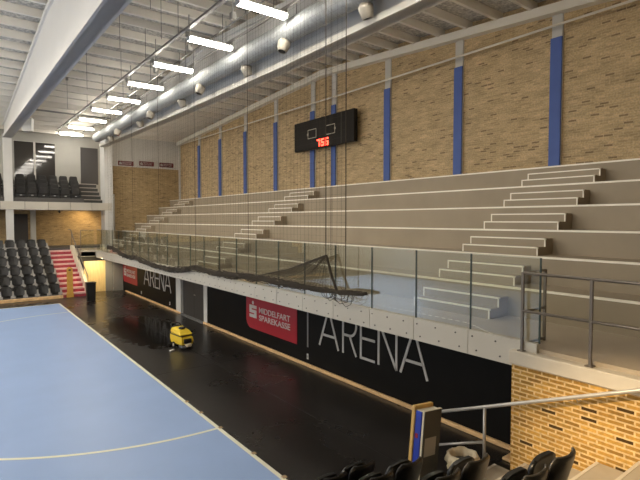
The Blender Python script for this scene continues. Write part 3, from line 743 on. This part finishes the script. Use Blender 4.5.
mb = MB(); mb.tube([(0, 0, 0), (0, 0, -.08)], .03, 8); mb.tube([(0, .05, -.1), (0, -.1, -.16)], .06, 10); mb.build('lamp_head', M['blackplastic'], bl)
ls = thing('loudspeaker', 'white loudspeaker hanging at the far end of the roof beam', 'loudspeaker', (3.22, 29.4, 9.52), R(-20))
mb = MB(); mb.loft([[(-.16, -.2, -.72), (.24, -.2, -.66), (.24, .2, -.66), (-.16, .2, -.72)], [(-.26, -.24, -.08), (.26, -.24, -.02), (.26, .24, -.02), (-.26, .24, -.08)]]); mb.build('speaker_box', M['white'], ls)
mb = MB(); mb.tube([(-.1, 0, -.1), (-.1, 0, .1)], .03, 8); mb.build('mount', M['white'], ls)

# ------------------------------------------------------------------ scoreboard
sb = thing('scoreboard', 'black scoreboard with red digits mounted on the brick wall', 'scoreboard', (13.32, 0, 0))
mb = MB(); mb.cbox((0, 15.1, 7.49), (.21, 19.48, 8.84), .015); mb.build('score_case', M['score'], sb)
def rrect(mb, yc, zc, w, h, gapside):
    t = .03; a = yc + w / 2; b = yc - w / 2; c, d_ = zc - h / 2, zc + h / 2
    mb.box((-.008, b, d_ - t), (0, a, d_)); mb.box((-.008, b, c), (0, a, c + t))
    for yy, side in ((a, 1), (b, -1)):
        lo, hi = (yy - t, yy) if side > 0 else (yy, yy + t)
        mb.box((-.008, lo, c), (0, hi, d_))
    yy = a if gapside > 0 else b
    mb.box((-.008, yy - .05, zc - .05), (0, yy + .05, zc + .05))
mb = MB(); rrect(mb, 18.03, 8.19, .66, .42, 1); mb.build('outline', M['scoreline'], sb)
mb = MB(); rrect(mb, 16.68, 8.20, .66, .42, -1); mb.build('outline', M['scoreline'], sb)
SEG = {'7': 'abc', '5': 'afgcd', '6': 'afgedc'}
def digit(ch, yl, z0, w, h):
    mb = MB(); t = .06
    segs = {'a': (0, h - t, w, h), 'g': (0, h / 2 - t / 2, w, h / 2 + t / 2), 'd': (0, 0, w, t), 'f': (0, h / 2, t, h), 'e': (0, 0, t, h / 2), 'b': (w - t, h / 2, w, h), 'c': (w - t, 0, w, h / 2)}
    for s in SEG[ch]:
        a, b, c, d_ = segs[s]; mb.box((-.008, yl - c, z0 + b), (-.001, yl - a, z0 + d_))
    mb.build('digit', M['digit'], sb)
digit('7', 17.66, 7.54, .22, .33); digit('5', 17.34, 7.54, .22, .33); digit('6', 17.03, 7.54, .22, .33)
mb = MB(); mb.box((-.008, 17.40, 7.62), (-.001, 17.37, 7.66)); mb.box((-.008, 17.40, 7.78), (-.001, 17.37, 7.82)); mb.build('colon', M['digit'], sb)
mb = MB(); mb.box((-.004, 15.92, 7.5), (0, 15.94, 8.83)); mb.build('panel_joint', M['bolt'], sb)
for yb in (15.6, 17.7, 19.3):
    mb = MB(); mb.box((.21, yb, 8.0), (.48, yb + .1, 8.3)); mb.build('bracket', M['bolt'], sb)

# ------------------------------------------------------------------ ball-stop net in front of the glass
nt_ = thing('safety_net', 'fine dark ball-stop net hanging in front of the glass balustrade', 'net', (6.58, 0, 0))
NY0, NY1, NZ1 = 7.7, 27.2, 9.9
hem = [(27.2, 2.75), (26.3, 2.72), (24.6, 2.48), (23.2, 2.44), (22.6, 2.50), (21, 2.38), (19.4, 2.30), (18.2, 2.28), (17.0, 2.38), (15.6, 2.56), (14, 2.50), (12.4, 2.58), (11.2, 2.62), (9.9, 2.60), (8.7, 2.62), (7.7, 2.66), (7.15, 2.72)]
def hz(y):
    for (a, za), (b, zb) in zip(hem, hem[1:]):
        if b <= y <= a: return za + (zb - za) * (y - a) / (b - a)
    return hem[0][1] if y > hem[0][0] else hem[-1][1]
mb = MB(); y = NY0
while y < NY1:
    mb.tube([(random.uniform(-.02, .02), y, hz(y)), (random.uniform(-.03, .03), y + random.uniform(-.02, .02), 6), (0, y, NZ1)], 0.0018, 3, False, None, False)
    y += .15
z = 2.8
while z < NZ1:
    mb.tube([(0, NY0, z), (0, NY1, z)], .0014, 3, False, None, False); z += .15
mb.build('net_mesh', M['net'], nt_, recalc=False)
mb = MB()
for q in range(46):
    pts = []; oy = random.uniform(-.35, .35); amp = random.uniform(.03, .13)
    for s_ in range(len(hem) * 3 - 2):
        i0, f = divmod(s_, 3); y, z = hem[i0]
        if f: y2, z2 = hem[i0 + 1]; y += (y2 - y) * f / 3; z += (z2 - z) * f / 3
        tp = min(1, max(.25, (y - 7.0) / 3.0))
        pts.append((random.uniform(-.07, .07), min(27.25, max(7.1, y + oy)), z + random.uniform(-amp, amp) * tp))
    mb.tube(pts, random.uniform(.006, .013), 4, False)
mb.tube([(0, y, z - .03) for y, z in hem], [.02 + .02 * random.random() for _ in hem], 6)
mb.build('gathered_hem', M['net'], nt_)
# the corner that is pulled up by a cord, with loops hanging below
mb = MB(); P0 = Vector((0, 8.38, 3.42))
for q in range(26):
    f = q / 25; e = Vector((0, 11.4 - f * 3.0, 2.68 + .0 * f))
    mid = P0.lerp(e, .5) - Vector((random.uniform(-.05, .05), 0, .10 * (1 - f)))
    mb.tube([P0, mid, e], .005, 4, False)
for q in range(20):
    f = (q + 1) / 21; a = P0.lerp(Vector((0, 11.4, 2.68)), f); b = P0.lerp(Vector((0, 8.3, 2.66)), f)
    mb.tube([a, (a + b) / 2 - Vector((.04, 0, .08)), b], .0045, 4, False)
mb.tube([P0, P0.lerp(Vector((0, 11.4, 2.68)), .5) - Vector((0, 0, .07)), Vector((0, 11.4, 2.68))], .014, 6, False)
mb.tube([P0, Vector((0, 8.2, 3.0)), Vector((0, 8.0, 2.66))], .03, 6, False)
for q in range(8):
    ya = 8.6 - random.random() * 1.0; yb = ya - .3 - random.random() * .4; dz = .12 + random.random() * .16
    mb.tube([(-.03, ya, 2.64), (-.05, ya - .08, 2.64 - dz * .8), (-.05, (ya + yb) / 2, 2.62 - dz), (-.04, yb + .05, 2.62 - dz * .7), (-.03, yb, 2.66)], .007, 5, False)
mb.build('lifted_corner', M['net'], nt_)
for y, z0, r_ in ((7.7, 2.66, .010), (8.2, 2.66, .006), (8.38, 3.4, .011), (11.9, 2.6, .006), (15.6, 2.56, .006), (19.2, 2.3, .006), (22.7, 2.5, .006), (26.3, 2.7, .006)):
    mb = MB(); mb.tube([(-.01, y, z0), (-.01, y, NZ1)], r_, 5); mb.build('cord', M['net'], nt_)
mb = MB(); mb.tube([(0, 7.2, NZ1), (0, 27.6, NZ1)], .02, 6); mb.build('top_rail', M['trunk'], nt_)
mb = MB()
for y in (8.0, 12.0, 16.0, 20.0, 24.0, 27.0): mb.tube([(0, y, NZ1), (0, y, zrib(y) + .2)], .01, 5)
mb.build('rail_hanger', M['wire'], nt_)

# ------------------------------------------------------------------ near landing: brick wall, coping, railing
mb = MB(); mb.box((6.6, -2.5, 0), (6.72, 3.9, 2.06)); mb.box((6.72, 3.78, 0), (8.02, 3.9, 2.06)); struct('wall_near_brick', mb, M['bricknear'], 'warm lit yellow brick wall under the near landing', 'wall')
mb = MB(); mb.cbox((6.55, -2.5, 2.06), (6.95, 3.93, 2.26), .012); struct('trim_11', mb, M['coping'], 'pale concrete coping on top of the near brick wall', 'coping')
mb = MB(); mb.box((6.70, -2.5, ZD + .0), (8.66, 3.5, ZD + .012)); 
ra = thing('landing_railing', 'bronze steel railing around the near landing', 'railing', (0, 0, 0))
def bar(a, b, r_=.024): mb = MB(); mb.tube([a, b], r_, 8); return mb
ZB = 2.24
for nm, a, b in (('top_rail', (6.66, 3.78, 3.42), (6.66, -2.0, 3.42)), ('mid_rail', (6.66, 3.78, 2.86), (6.66, -2.0, 2.86)), ('top_rail', (6.66, 3.78, 3.42), (7.30, 3.78, 3.42)), ('mid_rail', (6.66, 3.78, 2.84), (7.30, 3.78, 2.84)), ('bottom_rail', (6.66, 3.78, 2.36), (7.30, 3.78, 2.36))):
    bar(a, b, .022).build(nm, M['raildark'], ra)
for p in ((6.66, 3.78), (7.30, 3.78), (6.66, 2.82), (6.66, 1.3), (6.66, -.3)):
    mb = MB(); mb.box((p[0] - .018, p[1] - .018, ZB), (p[0] + .018, p[1] + .018, 3.43)); mb.box((p[0] - .05, p[1] - .05, ZB), (p[0] + .05, p[1] + .05, ZB + .035)); mb.build('post', M['raildark'], ra)

# ------------------------------------------------------------------ near stand: tiers, aisle steps, handrail, chairs
ns = thing('near_stand', 'low stand with dark chairs and pale aisle steps in the foreground', 'stand', kind='structure')
NF = [4.78 - .95 * k for k in range(6)]; NZ = [.40 + .43 * k for k in range(6)]
for k in range(6):
    mb = MB(); mb.box((-2.0, NF[k] - .95 if k < 5 else YN, 0), (4.9, NF[k], NZ[k])); mb.build('stand_tier', M['plinth'], ns)
for k in range(12):
    ye = 4.64 - .49 * k; zt = .21 * (k + 1)
    if zt > 2.2: break
    mb = MB(); mb.box((4.92, ye - .49, 0), (6.585, ye, zt)); s = mb.build('aisle_step', M['step'], ns)
    mb = MB(); mb.box((4.92, ye - .035, zt - .03), (6.585, ye + .006, zt + .004)); mb.build('nosing', M['coping'], s)
hn = thing('stair_handrail', 'grey handrail rising along the near brick wall', 'handrail', (6.45, 0, 0))
def zh(y): return .97 + (5.1 - y) * .41
mb = MB(); mb.tube([(0, 5.3, zh(5.3)), (0, 4.25, zh(4.25)), (0, -1.5, zh(-1.5))], .027, 10); mb.build('top_rail', M['handrail'], hn)
mb = MB(); mb.tube([(0, 5.3, zh(5.3) - .57), (0, 4.25, zh(4.25) - .55)], .022, 8); mb.build('mid_rail', M['handrail'], hn)
for y, zb in ((4.25, .21), (5.3, 0)):
    mb = MB(); mb.tube([(0, y, zb), (0, y, zh(y))], .024, 8); mb.build('post', M['handrail'], hn)
for y in (2.9, .9):
    mb = MB(); mb.tube([(0, y, zh(y)), (.06, y, zh(y) - .08), (.15, y, zh(y) - .08)], .01, 6); mb.build('wall_bracket', M['handrail'], hn)

def shell_chair(label, loc, group):
    """moulded shell seat seen from behind; it faces +Y"""
    t = thing('shell_chair', label, 'chair', loc, 0, group)
    def curved(yb, z0, z1, w, th, lean, bow, mb, m_top=.6):
        n = 9; rows = []
        for q in range(9):
            f = q / 8; z = z0 + (z1 - z0) * f
            g_ = max(0, (f - .75) / .25); ww = w * (.90 + .10 * min(1, f / .5)) * (1 - .30 * g_ ** 2.2)
            pr = []
            for s_ in range(n):
                a = -1 + 2 * s_ / (n - 1)
                pr.append((ww * a / 2, yb - lean * f + bow * a * a, z))
            rows.append(pr + [(x, y_ + th, z_) for x, y_, z_ in reversed(pr)])
        mb.loft(rows, True, None, True)
        return rows
    mb = MB(); rw = curved(0, .32, .71, .48, .035, .10, .05, mb); mb.build('backrest', M['chair'], t)
    mb = MB(); edge = [r[0] for r in rw] + [rw[-1][i] for i in range(1, 8)] + [r[8] for r in reversed(rw)]
    mb.tube([(x, y_ + .017, z) for x, y_, z in edge], .011, 6); mb.build('rim', M['chairrim'], t)
    # folded-up seat pan in front of the back
    mb = MB(); curved(.22, .28, .60, .45, .05, .05, -.02, mb); mb.build('seat', M['chair'], t)
    mb = MB(); mb.tube([(-.25, .12, .33), (.25, .12, .33)], .022, 8); mb.build('support_tube', M['blackplastic'], t)
    mb = MB(); mb.box((-.03, .09, 0), (.03, .15, .33)); mb.box((-.09, .02, 0), (.09, .22, .02)); mb.build('pedestal', M['blackplastic'], t)
    return t
ch0 = None
rows = [(5.02, 0.0), (4.12, .40), (3.14, .83), (2.19, 1.26)]
nm = ['front', 'second', 'third', 'fourth']
for r_, (yy, zz) in enumerate(rows):
    for k in range(2):
        X = 4.60 - .53 * k
        lab = 'black shell chair in the foreground, %s from the aisle in the %s row' % (['first', 'second', 'third'][k], nm[r_])
        if ch0 is None: ch0 = shell_chair(lab, (X, yy, zz), 'black shell chairs in the foreground')
        else: dup(ch0, (X, yy, zz), 0, lab, 'black shell chairs in the foreground')

# boards leaning at the aisle
lean = R(6)
def board(name, y0, y1, x0, x1, h, m, label):
    t = thing(name, label, 'board', (5.46, 4.7, 0), 0); t.rotation_euler = (0, lean, 0)
    mb = MB(); mb.cbox((x0, y0, .06), (x1, y1, h), .008); mb.build('board_panel', m, t)
    return t
g = board('foam_panel', .0, .05, 0, .40, 1.31, M['greyboard'], 'grey panel with a pale sticker at the front of the leaning boards')
mb = MB(); mb.box((.04, -.004, .62), (.30, 0, .90)); mb.build('sticker', M['sticker'], g)
mb = MB(); mb.box((-.004, .012, .06), (.0, .045, 1.31)); mb.box((0, 0, 1.31), (.40, .05, 1.316)); mb.build('pale_edge', M['cream'], g)
g = board('display_board', .055, .175, -.01, .40, 1.29, M['blueboard'], 'blue board sandwiched between grey panel and plywood')
mb = MB(); mb.box((-.016, .10, .88), (-.01, .15, .95)); mb.build('red_mark', M['red'], g)
mb = MB(); mb.box((0, .06, 1.29), (.40, .17, 1.295)); mb.build('pale_edge', M['cream'], g)
board('plywood_board', .18, .24, -.03, .41, 1.35, M['ply'], 'yellow plywood board at the back of the leaning boards')

# bin with plastic liner
bn = thing('lined_bin', 'open bin with a crumpled pale plastic liner beside the handrail', 'bin', (6.03, 4.34, .21))
mb = MB(); mb.lathe([(.14, 0), (.168, .36), (.16, .36), (.135, .02)], 24, caps=True); mb.build('bin_body', M['blackplastic'], bn)
mb = MB(); n = 48; rings = []
for rr, z, am in ((.21, .22, .03), (.255, .32, .05), (.275, .42, .035), (.27, .50, .02), (.235, .54, .016), (.205, .52, .014), (.185, .42, .015), (.17, .28, .01)):
    ph = random.random() * 6
    rings.append([((rr + am * (math.sin(7 * a + ph) * .5 + math.sin(13 * a + 2 * ph) * .5)) * math.cos(a), (rr + am * (math.sin(7 * a + ph) * .5 + math.sin(13 * a + 2 * ph) * .5)) * math.sin(a), z + am * .8 * math.sin(5 * a + ph)) for a in [2 * math.pi * k / n for k in range(n)]])
mb.loft(rings, False, None, True); mb.build('bin_liner', M['bag'], bn); bn.scale = (.88, .88, .88)
mb = MB(); mb.lathe([(.178, .395), (.10, .41), (.03, .40)], 20); mb.build('dark_inside', M['blackplastic'], bn)  # black disc standing in for the shade inside the liner

# ------------------------------------------------------------------ floor scrubber
sw = thing('floor_scrubber', 'yellow walk-behind floor scrubber parked on the black floor', 'cleaning machine', (5.93, 15.25, 0), R(-84)); sw.scale = (.8, .8, .74)
# length along local X (front = +X towards the camera right)
mb = MB(); mb.loft([[(-.46, -.26, .20), (.42, -.24, .20), (.42, .24, .20), (-.46, .26, .20)], [(-.50, -.29, .36), (.46, -.26, .34), (.46, .26, .34), (-.50, .29, .36)], [(-.50, -.29, .56), (.42, -.25, .50), (.42, .25, .50), (-.50, .29, .56)], [(-.46, -.26, .62), (.36, -.22, .56), (.36, .22, .56), (-.46, .26, .62)]]); mb.build('lower_tank', M['yellow'], sw)
mb = MB(); mb.loft([[(-.44, -.25, .60), (.34, -.24, .55), (.34, .24, .55), (-.44, .25, .60)], [(-.48, -.28, .70), (.36, -.26, .64), (.36, .26, .64), (-.48, .28, .70)], [(-.44, -.25, .84), (.22, -.22, .76), (.22, .22, .76), (-.44, .25, .84)], [(-.36, -.19, .88), (.10, -.17, .82), (.10, .17, .82), (-.36, .19, .88)]]); mb.build('upper_tank', M['yellow'], sw)
mb = MB(); mb.lathe([(.13, .83), (.14, .87), (.12, .90), (.04, .91)], 18, T(-.02, 0, 0)); mb.build('tank_lid', M['blackplastic'], sw)
mb = MB(); mb.box((-.49, -.292, .575), (.40, .292, .60)); mb.build('seam_band', M['blackplastic'], sw)
mb = MB(); mb.tube([(-.40, -.2, .80), (-.62, -.2, .95), (-.66, -.1, .98), (-.66, .1, .98), (-.62, .2, .95), (-.40, .2, .80)], .022, 8); mb.build('push_handle', M['blackplastic'], sw)
mb = MB(); mb.cbox((-.58, -.16, .72), (-.46, .16, .90), .03); mb.build('control_panel', M['blackplastic'], sw)
mb = MB(); mb.lathe([(.27, .03), (.29, .06), (.29, .16), (.2, .2)], 24, T(.30, 0, 0)); mb.build('brush_deck', M['blackplastic'], sw)
mb = MB(); mb.cbox((.36, -.17, .26), (.50, .17, .46), .03); mb.build('front_panel', M['blackplastic'], sw)
mb = MB(); mb.cbox((.42, -.12, .12), (.60, .12, .26), .03); mb.build('front_bumper', M['bag'], sw)
mb = MB()
arcp = [(-.58 + .10 * (abs(s_) / .42) ** 2, s_, .06) for s_ in [-.42 + .84 * k / 10 for k in range(11)]]
mb.tube(arcp, .035, 6); mb.build('squeegee', M['rubber'], sw)
for s_ in (-1, 1):
    mb = MB(); mb.tube([(-.22, s_ * .22, .13), (-.22, s_ * .29, .13)], .13, 18); wh = mb.build('wheel', M['rubber'], sw)
    mb = MB(); mb.tube([(-.22, s_ * .29, .13), (-.22, s_ * .296, .13)], .06, 12); mb.build('hub', M['pedestal'], wh)
mb = MB(); mb.tube([(-.44, .1, .60), (-.60, .12, .45), (-.56, .06, .10)], .025, 8); mb.build('suction_hose', M['rubber'], sw)
cl = MB(); cl.cbox((-.13, -.07, 0), (.13, .07, .05), .015)
o = tag(cl.build('cleaning_pad', M['letter']), 'small white pad lying on the floor beside the yellow scrubber', 'cleaning pad'); o.scale = (.6, .7, .8); o.location = (5.48, 14.99, 0.001); o.rotation_euler = (0, 0, R(20))

# ------------------------------------------------------------------ near wall behind the camera
mb = MB(); mb.box((XL, YN - .2, 0), (XR + .3, YN, 10.4)); struct('wall_near', mb, M['brickend'], 'brick wall at the camera end of the hall', 'wall')

mb = MB(); mb.box((XL - .3, YN, 0), (XL, YF + .3, 5.0)); struct('wall_left', mb, M['white'], 'white wall along the opposite side of the hall below high openings', 'wall')

# ------------------------------------------------------------------ light
def lamp(name, kind, loc, energy, col, target=None, size=.3, spot=60, blend=.6, label='', cat='light'):
    l = bpy.data.lights.new(name, kind); l.energy = energy; l.color = col
    if kind == 'SPOT': l.spot_size = R(spot); l.spot_blend = blend; l.shadow_soft_size = size
    elif kind == 'POINT': l.shadow_soft_size = size
    o = bpy.data.objects.new(name, l); C.objects.link(o); o.location = loc
    if target is not None:
        o.rotation_euler = (Vector(target) - Vector(loc)).to_track_quat('-Z', 'Y').to_euler()
    return o
lamp('warm_spotlight', 'SPOT', (-1.2, 2.6, 7.6), 1700, (1, .74, .42), (6.6, 1.9, .75), .10, 25, .9)
lamp('under_balcony_lamp', 'SPOT', (7.55, 36.3, 4.75), 55, (1, .70, .34), (7.0, 37.5, 3.2), .08, 140, .8)
lamp('under_walkway_lamp', 'SPOT', (6.6, 28.9, 2.0), 65, (1, .78, .42), (6.5, 30.2, .8), .1, 120, .8)
w = bpy.data.worlds.new('World'); SC.world = w; w.use_nodes = True
w.node_tree.nodes['Background'].inputs[0].default_value = (1, .94, .84, 1)
w.node_tree.nodes['Background'].inputs[1].default_value = 1.0

# ------------------------------------------------------------------ camera
cd = bpy.data.cameras.new('camera'); cam = bpy.data.objects.new('camera', cd); C.objects.link(cam)
cd.sensor_width = 36; cd.lens = 27; cd.clip_start = .05
cam.location = (0, 0, 4.2); cam.rotation_euler = (math.pi / 2 - math.atan(20 / 480), 0, R(-37.4))
SC.camera = cam
vs = SC.view_settings
SC.display_settings.display_device = 'sRGB'
vs.view_transform = 'Standard'; vs.look = 'None'; vs.gamma = 1; vs.use_curve_mapping = False
vs.exposure = 1.3
SC.cycles.use_denoising = True
SC.cycles.max_bounces = 8; SC.cycles.transparent_max_bounces = 16; SC.cycles.sample_clamp_indirect = 4
